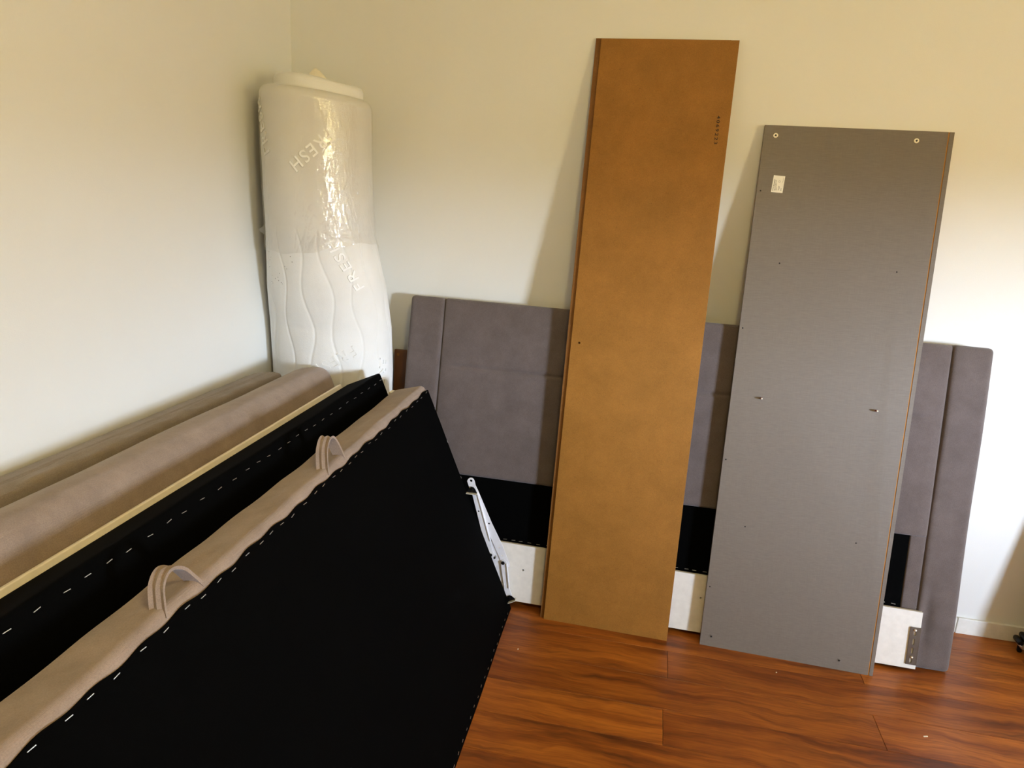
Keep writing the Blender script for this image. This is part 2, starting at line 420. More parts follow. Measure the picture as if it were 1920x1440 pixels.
BB = 0.064
struct(box('baseboard_back', (0.0, -0.012, 0.0), (2.6985, 0.0, BB), TRIM, None, 0.002))
struct(box('trim_1', (2.7015, -0.012, 0.0), (RX, 0.0, BB), TRIM, None, 0.002))
struct(box('baseboard_left', (0.0, FY, 0.0), (0.012, -0.012, BB), TRIM, None, 0.002))
struct(box('baseboard_right', (RX-0.012, FY, 0.0), (RX, -0.012, BB), TRIM, None, 0.002))

# ------------------------------------------------------------------ headboard against the back wall
hq = Quad((0.55, -0.300, 0.0), (2.574, -0.300, 0.0), (2.574, -0.095, 1.113), (0.55, -0.095, 1.127))
hb = thing('headboard', 'wide taupe-grey upholstered headboard leaning on the back wall behind the two tall boards', 'headboard', (1.56, -0.25, 0))
SL, SR = 0.119, 1.900
def groove(d, dep, wid): return -dep*math.exp(-(d/wid)**2)
def hfront(x, y):
    w = 0.010*math.sin(math.pi*min(max((x-SL)/(SR-SL), 0), 1))**0.3
    w += groove(y-0.886, 0.007, 0.006)*(1 if 0.16 < x < SR-0.04 else 0)+0.003*math.sin(7*x+3*y)
    return w
pad('upholstered_panel', hq, SL, SR, 0.470, 1.140, -0.085, 0.0, 0.010, GREYF, hb, 60, 120, 3, hfront)
pad('side_wing', hq, -0.017, SL, 0.0, 1.140, -0.085, 0.004, 0.016, GREYF, hb, 10, 40, 3, lambda x, y: 0.003*math.sin(9*y))
def wingR(x, y):
    b = 0.004*math.sin(9*y)-0.014*math.exp(-((x-1.93)/0.02)**2-((y-0.17)/0.10)**2)
    return b
pad('side_wing', hq, SR, 2.027, 0.004, 1.142, -0.085, 0.004, 0.016, GREYF, hb, 14, 60, 3, wingR)
pad('lower_fabric_strip', hq, 1.8475, SR, 0.10, 0.480, -0.06, -0.002, 0.006, GREYF, hb, 4, 20, 2)
pad('black_lining', hq, SL, 1.848, 0.10, 0.474, -0.055, -0.006, 0.003, BLACK, hb, 12, 6, 2)
pad('backing_board', hq, SL, 1.91, 0.02, 0.30, -0.075, -0.056, 0.002, BLACK, hb, 4, 4, 2)
pad('foot_rail', hq, SL, 1.898, 0.0, 0.02, -0.075, -0.02, 0.002, BLACK, hb, 4, 2, 2)
wb_holes = [circ(1.176, 0.142, 0.0035), circ(0.52, 0.142, 0.0035)]
plate('white_board', hq.P, [[(SL+0.01, 0.020), (1.9115, 0.008), (1.9115, 0.212), (SL+0.01, 0.244)]]+wb_holes, 0.008, 0.024, WBOARD, hb, 0.001)
pad('hole_shade_sheet', hq, 0.48, 1.30, 0.06, 0.20, 0.002, 0.0078, 0.001, HOLE_SHADE, hb, 2, 2, 2)  # dark sheet behind the drilled holes, painted for the shade inside them
xs = [0.40+0.034*i for i in range(45)]
staple_row(hq, [(x+random.uniform(-0.006, 0.006), 0.2495-0.0172*(x-SL)+random.uniform(-0.001, 0.001)) for x in xs if x < 1.905], -0.01, 0.014, hb, -0.004)
# bracket at the right end of the white board
br = plate('angle_bracket', hq.P, [[(1.8765, 0.024), (1.9085, 0.024), (1.9085, 0.1575), (1.879, 0.1575), (1.8765, 0.155)],
     slot(1.8925, 0.139, 0.0075, 0.020), slot(1.8920, 0.1065, 0.006, 0.022), slot(1.8915, 0.0745, 0.006, 0.022), slot(1.8910, 0.041, 0.0075, 0.020)], 0.026, 0.029, BRONZE, hb, 0.0004)
br['label'] = 'bronze-coloured slotted steel angle bracket'
plate('bracket_flange', lambda x, y, w: hq.P(1.9085+w, y, 0.029-x), [[(0, 0.024), (0.040, 0.024), (0.040, 0.138), (0.034, 0.149), (0.024, 0.1575), (0, 0.1575)]]+
      [circ(0.022, yy_, 0.003) for yy_ in (0.045, 0.075, 0.105, 0.135)], 0.0, 0.0025, BRONZE, br, 0.0003)
for sy in (0.148, 0.051): disc('bracket_screw', hq.P, 1.892, sy, 0.029, 0.031, 0.0052, CHROME, br, 14, 0.004)
# narrow board standing behind its left edge
nb = thing('narrow_board', 'narrow brown board with a drilled peg hole, upright behind the left edge of the headboard', 'board', (0.49, -0.04, 0))
plate('board', lambda x, y, w: Vector((x, -0.035-w*0-0.0, 0))*0+Vector((x, -0.03-w-0.03*(0.9-y)/0.9, y)), [[(0.447, 0.0), (0.56, 0.0), (0.56, 0.888), (0.449, 0.888)], circ(0.4640, 0.869, 0.006)], 0.0, 0.014, WOODB, nb)
disc('peg', lambda x, y, w: Vector((x, -0.03-w-0.03*(0.9-y)/0.9, y)), 0.4640, 0.869, 0.004, 0.0125, 0.0055, MDF, nb, 14)

# ------------------------------------------------------------------ brown fibreboards
mq = Quad((1.1706, -0.3728, 0.0), (1.6201, -0.3824, 0.0), (1.6359, -0.018, 2.0546), (1.1743, -0.018, 2.0532))
mb = thing('fibreboard_panel', 'tall raw brown fibreboard panel printed 4069223, leaning in front of the headboard', 'board', (1.395, -0.37, 0))
MW, MH = mq.W, mq.H
plate('panel', mq.P, [[(0, 0), (MW, 0), (MW, MH), (0, MH)], circ(0.029, 1.0305, 0.004)], -0.0078, 0.0, MDF, mb, 0.0006)
vs, fs = text_mesh('4069223', 0.0155, 0.0001, 1.38, 0.00022)
tw = max(v[0] for v in vs)
mesh('printed_number', [mq.P(0.4075+v[1]*0.95, 1.8365-v[0]*(0.094/tw)-0.0, 0.0002+v[2]) for v in vs], fs, INK, mb)
rb = thing('fibreboard_panel', 'brown fibreboard panel mostly hidden, thin strip along the left edge of the printed one', 'board', (1.38, -0.36, 0))
plate('panel', mq.P, [[(-0.0145, 0.0005), (MW-0.013, 0.0005), (MW-0.026, MH+0.004), (-0.0185, MH+0.004)]], -0.0165, -0.0086, MDFE, rb, 0.0006)

# ------------------------------------------------------------------ grey laminated board
gq = Quad((1.7364, -0.368, 0.0), (2.3089, -0.3866, 0.0), (2.3458, -0.02, 1.7908), (1.7547, -0.02, 1.792))
gb = thing('laminated_board', 'wide grey linen-look laminated board with a groove, leaning at right in front of the headboard', 'board', (2.04, -0.37, 0))
GW, GH = gq.W, gq.H
holes = [(0.0112, 1.6047), (0.101, 1.3648), (0.464, 1.3639), (0.0097, 1.1341), (0.0092, 0.6719), (0.1009, 0.4454), (0.4609, 0.4444), (0.0096, 0.2134)]
plate('face_panel', gq.P, [[(0, 0), (0.5575, 0), (0.5550, GH), (0, GH)]]+[circ(x, y, 0.0026, 12) for x, y in holes], -0.0016, 0.0, LINEN, gb, 0.0003)
plate('edge_strip', gq.P, [[(0.5612, 0), (GW, 0), (GW, GH), (0.5588, GH)]], -0.0016, 0.0, LINEN, gb, 0.0003)
cr = plate('core', gq.P, [[(0, 0), (GW, 0), (GW, GH), (0, GH)]]+[circ(x, y, 0.0026, 12) for x, y in holes], -0.018, -0.0018, CORE, gb); cr['label'] = 'brown core showing in the groove'
edge = plate('edge_band', lambda x, y, w: gq.P(-w, y, -x), [[(0, 0), (0.018, 0), (0.018, GH), (0, GH)]], 0.0001, 0.0008, LINEN, gb)
for x, y in holes: disc('hole_shade_disc', gq.P, x, y, -0.0030, -0.0009, 0.0027, HOLE_SHADE, gb, 12)  # dark discs plug the shallow holes, painting in the shade of their depth
for i, (x, y) in enumerate([(0.0369, 1.7915), (0.4652, 1.7933), (0.0358, 0.0365), (0.4612, 0.0338)]):
    top = i < 2
    c_ = disc('cam_fitting', gq.P, x, y, 0.0, 0.0012 if top else 0.0006, 0.0078 if top else 0.0072, WPLAS if top else LINEN, gb, 20, 0.0008)
    a_ = 0.5+i
    for s_ in (0, math.pi/2):
        dx, dy = math.cos(a_+s_)*0.0036, math.sin(a_+s_)*0.0036
        bar('cross_slot', gq.P(x-dx, y-dy, 0.0020), gq.P(x+dx, y+dy, 0.0020), (gq.P(x-dy, y+dx, 0)-gq.P(x, y, 0))*0.33, gq.N*0.0004, HOLE_SHADE, c_)
for x, y in ((0.0985, 0.8985), (0.4625, 0.899)):
    d_ = disc('dowel', gq.P, x, y, -0.004, 0.012, 0.0035, RED, gb, 12)
    disc('dowel_tip', gq.P, x, y, 0.012, 0.019, 0.0026, WPLAS, d_, 12, 0.001)
st = plate('paper_sticker', gq.P, [[(0.0446, 1.6022), (0.0811, 1.6007), (0.0834, 1.6573), (0.047, 1.6589)]], 0.0001, 0.0004, PAPER, gb)
random.seed(3)
def sticker_line(x, y0, y1, t):
    return (gq.P(x, y0, 0.0005), gq.P(x+0.0015*(y1-y0)/0.05, y1, 0.0005), t)
sv, sf = [], []
for (x, y0, y1, t) in [(0.0495, 1.607, 1.6205, 0.0011), (0.0502, 1.622, 1.646, 0.0011), (0.0535, 1.608, 1.642, 0.0005), (0.056, 1.608, 1.643, 0.0005), (0.0585, 1.609, 1.632, 0.0005), (0.061, 1.609, 1.617, 0.0005),
                       (0.0665, 1.609, 1.624, 0.0008), (0.069, 1.613, 1.622, 0.0005), (0.0735, 1.607, 1.618, 0.0005), (0.0760, 1.608, 1.616, 0.0005), (0.0765, 1.636, 1.652, 0.0004)]:
    yq = y0
    while yq < y1:
        ye = min(yq+random.uniform(0.002, 0.006), y1); b0 = len(sv)
        for xx, yv in ((x-t, yq), (x+t, yq), (x+t, ye), (x-t, ye)): sv.append(gq.P(xx+0.04*(yv-1.605), yv, 0.0006))
        for xx, yv in ((x-t, yq), (x+t, yq), (x+t, ye), (x-t, ye)): sv.append(gq.P(xx+0.04*(yv-1.605), yv, 0.0003))
        sf += [[b0, b0+1, b0+2, b0+3], [b0+7, b0+6, b0+5, b0+4]]+[[b0+i, b0+(i+1) % 4, b0+4+(i+1) % 4, b0+4+i] for i in range(4)]; yq = ye+0.0009
n_ = 18; b0 = len(sv)
for i in range(n_):
    a = 2*math.pi*i/n_
    sv.append(gq.P(0.0672+0.0034*math.cos(a), 1.6385+0.0034*math.sin(a), 0.0006)); sv.append(gq.P(0.0672+0.0027*math.cos(a), 1.6385+0.0027*math.sin(a), 0.0006))
for i in range(n_): sf.append([b0+2*i, b0+2*((i+1) % n_), b0+2*((i+1) % n_)+1, b0+2*i+1])
mesh('fine_print', sv, sf, GINK, st)

# ------------------------------------------------------------------ rolled mattress in the corner
roll = thing('rolled_mattress', 'white quilted mattress rolled up on end in the corner, upper half in clear film', 'mattress', (0.25, -0.165, 0))
# (z, centre x, half width x, half depth y)
PROF = [(0.0, 0.244, 0.240, 0.156, -0.172), (0.83, 0.2425, 0.2395, 0.156, -0.172), (1.00, 0.2400, 0.2370, 0.164, -0.180), (1.15, 0.2349, 0.2244, 0.178, -0.200),
        (1.27, 0.2301, 0.2050, 0.188, -0.216), (1.34, 0.2263, 0.1931, 0.194, -0.224), (1.45, 0.2228, 0.1891, 0.197, -0.230), (1.60, 0.2183, 0.1885, 0.198, -0.232), (1.80, 0.2167, 0.1885, 0.198, -0.232)]
CYR = -0.230
def prof(z):
    for (a, b) in zip(PROF, PROF[1:]):
        if z <= b[0]:
            t = (z-a[0])/(b[0]-a[0]); return [a[i]+(b[i]-a[i])*t for i in range(1, 5)]
    return list(PROF[-1][1:])
ZT = 1.79
def tilt(x, z): return z-0.09*(x-0.20)*max(z/ZT, 0)**4
def roll_pt(a, z, out=0.0):
    cx, hx, hy, cy = prof(z)
    x = cx+(hx+out)*math.cos(a); y = cy+(hy+out)*math.sin(a)
    return Vector((x, y, tilt(x, z)))
def quilt(a, z):
    if z > 1.36: return 0.0
    s = (a % (2*math.pi))/(2*math.pi)*16.0
    i = math.floor(s); best = 9
    for j in (i-1, i, i+1, i+2):
        c = j+0.15*math.sin(2*math.pi*z/0.30+(math.pi*0.9 if j % 2 else 0)+0.5*j)
        best = min(best, abs(s-c))
    d = best*0.080
    return -0.0022*math.exp(-(d/0.0035)**2)+0.0015*min(d/0.03, 1)
NA, NZ = 420, 330
rv, rf = [], []
for iz in range(NZ+1):
    z = ZT*iz/NZ
    for ia in range(NA):
        a = 2*math.pi*ia/NA
        rv.append(roll_pt(a, z, quilt(a, z)+0.002*noise.noise(Vector((3*math.cos(a), 3*math.sin(a), 5*z)))))
for iz in range(NZ):
    for ia in range(NA): rf.append([iz*NA+ia, iz*NA+(ia+1) % NA, (iz+1)*NA+(ia+1) % NA, (iz+1)*NA+ia])
# rounded top rim running inwards to the core
prev = NZ*NA
for (ins, up) in ((0.004, 0.012), (0.014, 0.023), (0.030, 0.029), (0.05, 0.026), (0.062, 0.014), (0.066, 0.0)):
    b0 = len(rv)
    for ia in range(NA): p = roll_pt(2*math.pi*ia/NA, ZT, -ins); rv.append(Vector((p.x, p.y, tilt(p.x, ZT)+up)))
    for ia in range(NA): rf.append([prev+ia, prev+(ia+1) % NA, b0+(ia+1) % NA, b0+ia])
    prev = b0
rf.append([prev+ia for ia in range(NA)]); rf.append([ia for ia in range(NA)][::-1])
mesh('outer_layer', rv, rf, MATT, roll, True)
def ring(name, hx, hy, cx, cy, z0, z1, mat, parent, r=0.018, n=72):
    vs, fs = [], []; prf = [(0, z0), (0, z1-r), (0.3*r, z1-0.3*r), (r, z1), (r*2.2, z1-0.004), (r*3, z1-0.02)]
    for ins, z in prf:
        for i in range(n):
            a = 2*math.pi*i/n; vs.append((cx+(hx-ins)*math.cos(a), cy+(hy-ins)*math.sin(a), tilt(cx+(hx-ins)*math.cos(a), z)+0.003*math.sin(3*a)))
    for k in range(len(prf)-1):
        for i in range(n): fs.append([k*n+i, k*n+(i+1) % n, (k+1)*n+(i+1) % n, (k+1)*n+i])
    fs.append([(len(prf)-1)*n+i for i in range(n)])
    return mesh(name, vs, fs, mat, parent, True)
core = ring('inner_layer', 0.152, 0.150, 0.226, CYR, ZT-0.05, ZT+0.072, MATT, roll)
ring('inner_core', 0.085, 0.075, 0.228, CYR, ZT, ZT+0.074, MATT, core, 0.012, 48)
# tuft of film standing out of the middle
tv, tf = [], []
for i in range(13):
    t = i/12; x = 0.240+0.075*t; h = 0.032*math.sin(math.pi*min(t*1.15+0.12, 1))**0.7+0.004*math.sin(9*t)
    for (dy, dz) in ((-0.018, 0.0), (-0.010, h*0.8), (0.0, h), (0.010, h*0.75), (0.018, 0.0)): tv.append((x, CYR-0.09+dy*(1-0.3*t), tilt(x, ZT)+0.066+dz))
for i in range(12):
    for j in range(4): tf.append([i*5+j, i*5+j+1, (i+1)*5+j+1, (i+1)*5+j])
mesh('film_tuft', tv, tf, WPLAS, roll, True)
# clear film round the upper half, with a ragged lower edge and a loose corner
fv, ff = [], []
NF, NH = 460, 240
for iz in range(NH+1):
    t = iz/NH
    for ia in range(NF):
        a = 2*math.pi*ia/NF
        zl = 1.272+0.05*max(0, math.cos(a+0.3))**2+0.003*math.sin(11*a)
        z = zl+(ZT-zl)*t
        nz = noise.noise(Vector((5*math.cos(a), 5*math.sin(a), 17*z+4*math.sin(2*a)))); n2 = noise.noise(Vector((13*math.cos(a)+3, 13*math.sin(a), 38*z+6*math.sin(3*a))))
        n3 = noise.noise(Vector((17*math.cos(a), 17*math.sin(a)+5, 6*z)))
        fade = max(0.25, 1-t*1.1)
        wr = fade*(0.0022*(1-abs(nz))**9+0.0012*(1-abs(n2))**8)+0.0006*(1-abs(n3))**8
        wr += 0.0008*abs(noise.noise(Vector((6*math.cos(a), 6*math.sin(a), 22*z+9*math.cos(2*a)))))*(2.2 if t < 0.45 else 1.0)
        flap = 0.022*math.exp(-((a-math.pi*1.13)/0.07)**2-((z-1.335)/0.012)**2)
        fv.append(roll_pt(a, z, 0.0035+wr+flap+0.002*math.exp(-t*30)))
for iz in range(NH):
    for ia in range(NF): ff.append([iz*NF+ia, iz*NF+(ia+1) % NF, (iz+1)*NF+(ia+1) % NF, (iz+1)*NF+ia])
prev = NH*NF
for (ins, up) in ((0.003, 0.014), (0.013, 0.026), (0.030, 0.033)):
    b0 = len(fv)
    for ia in range(NF): p = roll_pt(2*math.pi*ia/NF, ZT, 0.002-ins); fv.append(Vector((p.x, p.y, tilt(p.x, ZT)+up)))
    for ia in range(NF): ff.append([prev+ia, prev+(ia+1) % NF, b0+(ia+1) % NF, b0+ia])
    prev = b0
mesh('clear_film', fv, ff, FILM, roll, True)
# embroidered lettering that follows the curved face
def roll_text(txt, size, a0, z0, ang, out=0.0, mat=EMB, spacing=1.25, mirror=False):
    vs, fs = text_mesh(txt, size, 0.0018, spacing, 0.0006)
    out_v = []
    for x, y, w in vs:
        X = x*math.cos(ang)-y*math.sin(ang); Y = x*math.sin(ang)+y*math.cos(ang)
        z = z0+Y; cx, hx, hy, cy = prof(z); a = a0+X/((hx+hy)/2*1.05)
        out_v.append(roll_pt(a, z, 0.0018+out+w))
    mesh('embroidered_lettering', out_v, fs, mat, roll)
D2 = math.radians
random.seed(21)
sv, sf = [], []
for i in range(17):                                             # a few dark specks of dirt below the film edge
    a = D2(random.uniform(222, 262)); z = random.uniform(1.155, 1.275); r_ = random.uniform(0.0010, 0.0019); b0 = len(sv)
    for j in range(6): sv.append(roll_pt(a+r_*math.cos(j*1.0472)/0.19, z+r_*math.sin(j*1.0472), 0.0030))
    sv.append(roll_pt(a, z, 0.0038))
    for j in range(6): sf.append([b0+j, b0+(j+1) % 6, b0+6])
mesh('dirt_specks', sv, sf, GINK, roll, False, 'stuff')
roll_text('FRESH', 0.058, D2(329), 1.165, D2(114), 0.001)
roll_text('FRESH', 0.058, D2(308), 0.950, D2(212), 0.0008, MATT)
roll_text('FRESH', 0.058, D2(338), 0.90, D2(262), 0.0008, MATT)
roll_text('FRESH', 0.058, D2(308), 1.70, D2(222), 0.001)
roll_text('FRESH', 0.058, D2(245), 1.60, D2(112), 0.001, MATT)

# ------------------------------------------------------------------ four bed panels stacked on the left wall
YF, YN = -0.338, -2.36
LEN = YF-YN
def side_quad(bx_far, bx_near, tx_far, tz_far, tx_near, tz_near, yf=YF):
    return Quad((bx_near, YN, 0.0), (bx_far, yf, 0.0), (tx_far, yf, tz_far), (tx_near, YN, tz_near))
def wave(P_, amp, seed, f=3.0): return Vector((0, 0, 0))+Vector((amp*noise.noise(Vector((P_.y*f, seed, 0))), 0, amp*noise.noise(Vector((P_.y*f, seed, 9)))))

# A: cushion against the wall
aq = side_quad(0.300, 0.300, 0.122, 0.838, 0.122, 0.838, -0.346)
A_ = thing('bed_panel', 'dark grey-brown upholstered bed panel with a top seam, flat against the left wall', 'bed panel', (0.24, -1.35, 0))
def a_warp(P_, a, b, c):
    if b > 0.9:
        P_ = P_+Vector((0, 0, groove(c-0.62, 0.006, 0.035)-0.012*max(0, c-0.64)/0.36))
        P_ += Vector((0, 0, 0.006*noise.noise(Vector((P_.y*14, c*5, 2)))*(1 if c > 0.65 else 0.2)))
    return P_
pad('upholstered_body', aq, 0, aq.W, 0, aq.H, -0.118, 0.0, 0.013, BROWNF, A_, 110, 10, 14, None, a_warp)

# B: thick bolster-edged panel
bq = side_quad(0.655, 0.645, 0.318, 0.868, 0.294, 0.834, -0.346)
B_ = thing('bed_panel', 'thick taupe upholstered bed panel with a rounded top edge, second from the left wall', 'bed panel', (0.45, -1.35, 0))
pad('upholstered_body', bq, 0, bq.W, 0, bq.H, -0.166, 0.0, 0.034, TAUPE, B_, 80, 14, 12, lambda x, y: 0.004*noise.noise(Vector((x*3, y*5, 3))),
    lambda P_, a, b, c: P_+(Vector((0, 0, 0.034*(1-c)+0.012*math.sin(math.pi*c)+0.004*noise.noise(Vector((P_.y*4, c*2, 7))))) if b > 0.85 else Vector((0, 0, 0))))

# C: black lined panel with cream backing board
cq = side_quad(0.876, 0.866, 0.509, 0.868, 0.488, 0.806, -0.344)
C_ = thing('bed_panel', 'black-lined bed panel with a stapled edge and a cream board edge, between two taupe ones', 'bed panel', (0.68, -1.35, 0))
pad('black_lining', cq, 0, cq.W, 0, cq.H, -0.144, 0.0, 0.008, BLACK, C_, 40, 12, 8, None,
    lambda P_, a, b, c: P_+wave(P_, 0.006*c, 4.0, 4) if b > 0.9 else P_)
cb = pad('backing_board', cq, 0.0, cq.W-0.035, 0, cq.H+0.013, -0.166, -0.1445, 0.004, CREAM, C_, 20, 4, 2); cb['label'] = 'cream wooden board edge behind the black lining'
xs = []; x = 0.03
random.seed(11)
while x < cq.W-0.012: xs.append(x); x += random.uniform(0.046, 0.064)
staple_row(cq, [(x, cq.H-0.024+random.uniform(-0.002, 0.002)) for x in xs], 0.0, 0.0145, C_, 0.001)

# D: front panel, taupe edge and black underside with straps and lift hinge
dq = side_quad(1.0400, 1.0700, 0.680, 0.838, 0.706, 0.782)
D_ = thing('bed_panel', 'front bed panel with black lining facing out, taupe edge, two pull straps and white hinge', 'bed panel', (0.90, -1.35, 0))
DW, DH = dq.W, dq.H
pad('upholstered_body', dq, 0, DW, 0, DH+0.004, -0.132, -0.003, 0.018, TAUPE, D_, 110, 12, 10, None,
    lambda P_, a, b, c: P_+(wave(P_, 0.0042, 1.0 if c > 0.5 else 2.0, 6) +Vector((0, 0, 0.022*(1-c))) if b > 0.85 else Vector((0, 0, 0))))
# black lining: a sheet a hair proud of the face, its upper edge scalloped between the staples
random.seed(5)
st_x = []; x = 0.02
while x < DW-0.02: st_x.append(x); x += random.uniform(0.040, 0.062)
def edge_y(x):
    return DH-0.016+0.0016*math.sin(x*23)+0.0022*math.sin(x*61+1)-(0.010 if x > DW-0.05 else 0)*0
lv, lf = [], []
NX, NY = 220, 14
for i in range(NX+1):
    x = DW*i/NX
    for j in range(NY+1):
        t = j/NY; yv = 0.002+(edge_y(x)-0.002)*t
        w = 0.0012+0.0022*noise.noise(Vector((x*3, yv*4, 5)))+0.001
        xx = min(max(x, 0.001), DW-0.004-0.004*(1-abs(2*t-1)))
        lv.append(dq.P(xx, yv, w))
n1_ = len(lv)
for i in range(NX+1):
    x = DW*i/NX
    for j in range(NY+1):
        t = j/NY; yv = 0.002+(edge_y(x)-0.002)*t; lv.append(dq.P(min(max(x, 0.001), DW-0.004), yv, -0.004))
def vi(i, j, s=0): return s*n1_+i*(NY+1)+j
for i in range(NX):
    for j in range(NY): lf.append([vi(i, j), vi(i+1, j), vi(i+1, j+1), vi(i, j+1)]); lf.append([vi(i, j, 1), vi(i, j+1, 1), vi(i+1, j+1, 1), vi(i+1, j, 1)])
for i in range(NX): lf.append([vi(i, NY), vi(i+1, NY), vi(i+1, NY, 1), vi(i, NY, 1)]); lf.append([vi(i, 0), vi(i, 0, 1), vi(i+1, 0, 1), vi(i+1, 0)])
for j in range(NY): lf.append([vi(0, j), vi(0, j+1), vi(0, j+1, 1), vi(0, j, 1)]); lf.append([vi(NX, j), vi(NX, j, 1), vi(NX, j+1, 1), vi(NX, j+1)])
autosmooth(mesh('black_lining', lv, lf, BLACK, D_), 60)
staple_row(dq, [(x, edge_y(x)-0.006) for x in st_x], 0.05, 0.0135, D_, 0.003)
staple_row(dq, [(x, 0.014+random.uniform(-0.003, 0.003)) for x in [DW-0.06-0.047*i for i in range(22)]], 0.1, 0.010, D_, 0.003)
staple_row(dq, [(DW-0.010, y_) for y_ in (0.775, 0.655, 0.52)], 1.6, 0.008, D_, 0.003)
nub = box('board_corner', (0.5495, YF-0.028, 0.786), (0.566, YF+0.004, 0.804), CREAM, D_, 0.002)

def strap(x0, x1, lift, back, lean, width=0.034, twist=1.0):
    """fabric loop stitched under the lining at x0 and x1, standing over the top edge"""
    top = (dq.P(0, DH, 0)-dq.P(0, 0, 0)).normalized(); ux = (dq.P(1, DH, 0)-dq.P(0, DH, 0)).normalized(); bk = -dq.N
    n = 26; vs, fs = [], []
    for i in range(n+1):
        t = i/n; h = math.sin(math.pi*t)
        c = dq.P(x0+(x1-x0)*t+lean*h, DH-0.012+0.014*min(1, 5*t, 5*(1-t)), -0.002)+top*(lift*h**0.8)+bk*(back*h**0.9)
        k = 1.0
        wd = (bk+top*(0.15+0.25*h)-ux*0.15*(1-t)).normalized()
        c = c+wd*(k*width*0.5)
        tg = (ux*(x1-x0)+top*(lift*math.pi*math.cos(math.pi*t))).normalized(); nr = tg.cross(wd).normalized()
        for s_ in range(9):
            u = s_/8-0.5; ridge = 0.0022*math.cos(u*4*math.pi)
            vs.append(c+wd*(u*width)+nr*(0.002+ridge))
        for s_ in range(9):
            u = s_/8-0.5; vs.append(c+wd*(u*width)+nr*(-0.002))
    for i in range(n):
        for s_ in range(8):
            a = i*18+s_; fs.append([a, a+1, a+19, a+18]); fs.append([a+9, a+27, a+28, a+10])
        a = i*18; fs.append([a, a+18, a+27, a+9]); fs.append([a+8, a+17, a+35, a+26])
    fs.append(list(range(0, 9))+list(range(17, 8, -1))); b = n*18; fs.append(list(range(b, b+9))+list(range(b+17, b+8, -1)))
    return autosmooth(mesh('pull_strap', vs, fs, TAUPE, D_), 50)
strap(0.590, 0.692, 0.044, 0.010, 0.010, 0.028)
strap(1.215, 1.318, 0.056, 0.006, 0.040, 0.030)

# lift hinge on the far end of D (flat bars in a plane parallel to the back wall)
YM = -0.330
def mf(x, y, w): return Vector((x, YM-w, y))
hinge = plate('lift_hinge', mf, [[(0.9175, 0.2475), (0.9245, 0.2565), (0.9560, 0.2690), (0.9640, 0.2350), (1.0080, 0.1850), (1.0330, 0.040), (1.0215, 0.0165), (1.0150, 0.0165)],
              circ(0.9665, 0.2014, 0.0045), slot(0.945, 0.205, 0.004, 0.014)], 0.0, 0.003, WMETAL, D_, 0.0005)
hinge['label'] = 'white coated metal lift hinge'
plate('hinge_flange', mf, [[(0.9165, 0.2465), (0.9200, 0.2535), (0.9290, 0.2530), (1.0270, 0.0165), (1.0165, 0.0165)], [(0.9285, 0.2240), (0.9325, 0.2240), (0.9390, 0.2060), (0.9350, 0.2060)],
      [(0.9990, 0.0640), (1.0030, 0.0640), (1.0095, 0.0470), (1.0055, 0.0470)], circ(0.9255, 0.238, 0.0016, 8), circ(0.9600, 0.150, 0.0016, 8), circ(0.9780, 0.106, 0.0016, 8)], 0.0135, 0.0165, WMETAL, hinge, 0.0004)
plate('hinge_arm', mf, [[(0.8468, 0.490), (0.8500, 0.4985), (0.8565, 0.5040), (0.8640, 0.5050), (0.8715, 0.5010), (0.8757, 0.492), (0.8790, 0.478), (0.8890, 0.4600), (0.9475, 0.3376), (0.9950, 0.2500), (1.0240, 0.1800), (1.0225, 0.1700), (1.0160, 0.1690),
      (0.9900, 0.180), (0.9870, 0.1950), (0.8560, 0.466)], circ(0.8619, 0.4935, 0.0050), circ(0.8965, 0.4262, 0.0035), circ(0.937, 0.3338, 0.0035), circ(0.9802, 0.2428, 0.003), circ(0.9934, 0.2118, 0.003)], 0.0045, 0.0075, WMETAL, hinge, 0.0005)
plate('hinge_arm', mf, [[(0.8670, 0.452), (0.8905, 0.452), (0.9300, 0.325), (0.9480, 0.2660), (0.9560, 0.232), (0.9650, 0.215), (0.9600, 0.1985), (0.9480, 0.1985), (0.9400, 0.210), (0.9250, 0.256)], circ(0.8965, 0.3794, 0.0035)], 0.0095, 0.0125, WMETAL, hinge, 0.0005)
bar('arm_fold', mf(0.8895, 0.450, 0.011), mf(0.9470, 0.268, 0.011), (0.0012, 0, 0.0004), (0, 0.006, 0), WMETAL, hinge)
plate('hinge_arm', mf, [[(0.9905, 0.1830), (0.9935, 0.1935), (1.0010, 0.1975), (1.0100, 0.1950), (1.0145, 0.1860), (1.0220, 0.140), (1.0290, 0.085), (1.0410, 0.0573), (1.0350, 0.046), (1.0180, 0.046), (1.0135, 0.060)]], 0.0085, 0.0115, WMETAL, hinge, 0.0005)
bar('arm_fold', mf(1.0140, 0.186, 0.010), mf(1.0285, 0.085, 0.010), (0.0012, 0, 0.0003), (0, 0.007, 0), WMETAL, hinge)
for (x, y, r_) in ((0.9515, 0.2110, 0.0062), (0.9993, 0.1855, 0.0068), (0.9665, 0.2014, 0.004)): disc('pivot_pin', mf, x, y, 0.0115, 0.0145, r_, DARKM, hinge, 16, 0.001)
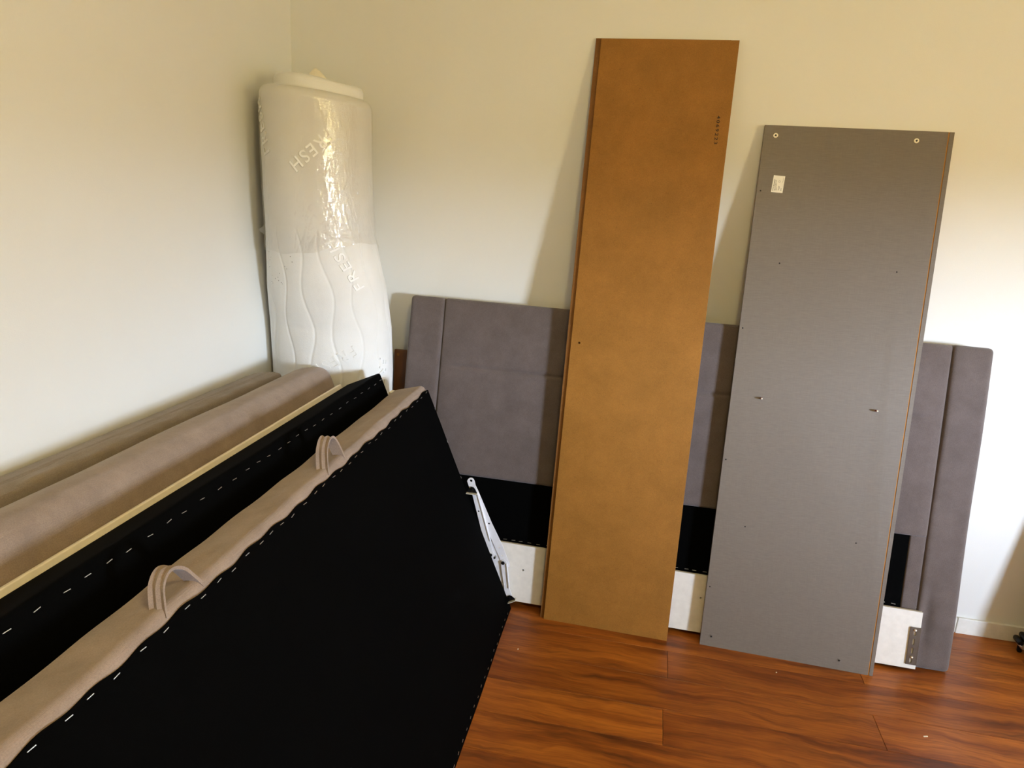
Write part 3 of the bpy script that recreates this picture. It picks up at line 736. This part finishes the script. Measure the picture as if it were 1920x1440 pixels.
for (cx, cy, ang) in ((0.8690, 0.4590, 0.0), (1.0350, 0.0435, D2(28))):
    ca, sa = math.cos(ang), math.sin(ang)
    def cf(x, y, w, cx=cx, cy=cy, ca=ca, sa=sa): return mf(cx+x*ca-y*sa, cy+x*sa+y*ca, w)
    c1 = plate('end_clip', cf, [[(-0.019, -0.008), (0.019, -0.008), (0.012, 0.006), (0.005, 0.0135), (-0.005, 0.0135), (-0.012, 0.006)]], 0.013, 0.016, DARKM, hinge, 0.0004); c1['label'] = 'black clip with a bright steel foot'
    disc('clip_rivet', cf, 0.0, 0.003, 0.016, 0.0175, 0.005, DARKM, hinge, 14, 0.0012)
    plate('clip_foot', lambda x, y, w, cf=cf: cf(x, -0.008-w, 0.016-y+0.012), [[(-0.0195, 0.0), (0.0195, 0.0), (0.0195, 0.024), (-0.0195, 0.024)], circ(-0.009, 0.012, 0.004, 10)], 0.0, 0.003, ZINC, hinge, 0.0003)

# ------------------------------------------------------------------ just inside the right edge
sp = thing('leaning_panel', 'upholstered panel at the far right edge, leaning on the back wall above the baseboard', 'bed panel', (3.1, -0.2, 0))
pq = Quad((2.915, -0.20, 0.004), (3.75, -0.20, 0.004), (3.75, -0.072, 0.66), (2.915, -0.072, 0.66))
pad('upholstered_body', pq, 0, pq.W, 0, pq.H, -0.06, 0, 0.012, TAUPE, sp, 12, 8, 3)
ft = thing('metal_fitting', 'small dark metal fitting with rounded knobs low against the baseboard at far right', 'fitting', (2.89, -0.10, 0.0))
def cyl(name, a, b, r0, r1, mat, parent, n=14):
    a, b = Vector(a), Vector(b); d = (b-a).normalized(); s_ = d.orthogonal().normalized(); t_ = d.cross(s_)
    prf = [(0, 0.75*r0), (0.12, r0), (0.88, r1), (1, 0.75*r1)]; vs, fs = [], []
    for t, rr in prf:
        for i in range(n):
            an = 2*math.pi*i/n; vs.append(a+(b-a)*t+(s_*math.cos(an)+t_*math.sin(an))*rr)
    for k in range(3):
        for i in range(n): fs.append([k*n+i, k*n+(i+1) % n, (k+1)*n+(i+1) % n, (k+1)*n+i])
    fs.append([3*n+i for i in range(n)]); fs.append(list(range(n))[::-1])
    return autosmooth(mesh(name, vs, fs, mat, parent), 40)
for a, b, r_, m_, nm in (((2.878, -0.06, 0.050), (2.878, -0.105, 0.050), 0.011, DARKM, 'knob'), ((2.894, -0.06, 0.066), (2.894, -0.105, 0.066), 0.011, DARKM, 'knob'), ((2.893, -0.06, 0.034), (2.893, -0.105, 0.034), 0.012, CHROME, 'knob'),
                        ((2.878, -0.075, 0.048), (2.925, -0.075, 0.048), 0.012, DARKM, 'body'), ((2.893, -0.075, 0.048), (2.893, -0.075, 0.0), 0.009, DARKM, 'stem'), ((2.905, -0.075, 0.03), (2.96, -0.075, 0.03), 0.009, CHROME, 'pipe')):
    cyl(nm, a, b, r_, r_, m_, ft)

# ------------------------------------------------------------------ crumbs on the floor
for (x, y, a, s_, lab) in ((2.388, -0.655, 0.3, 0.0065, 'tiny white sliver on the floor planks at lower right'), (1.115, -0.58, 1.2, 0.0022, 'white speck on the floor beside the black front panel'),
                       (1.985, -0.46, 0.8, 0.0018, 'white speck on the floor in front of the grey board')):
    d = Vector((math.cos(a), math.sin(a), 0)); n_ = Vector((-d.y, d.x, 0))
    tag(bar('crumb', Vector((x, y, 0.0012))-d*s_, Vector((x, y, 0.0012))+d*s_, n_*0.0014, Vector((0, 0, 0.0011)), WPLAS, None), lab, 'crumb')
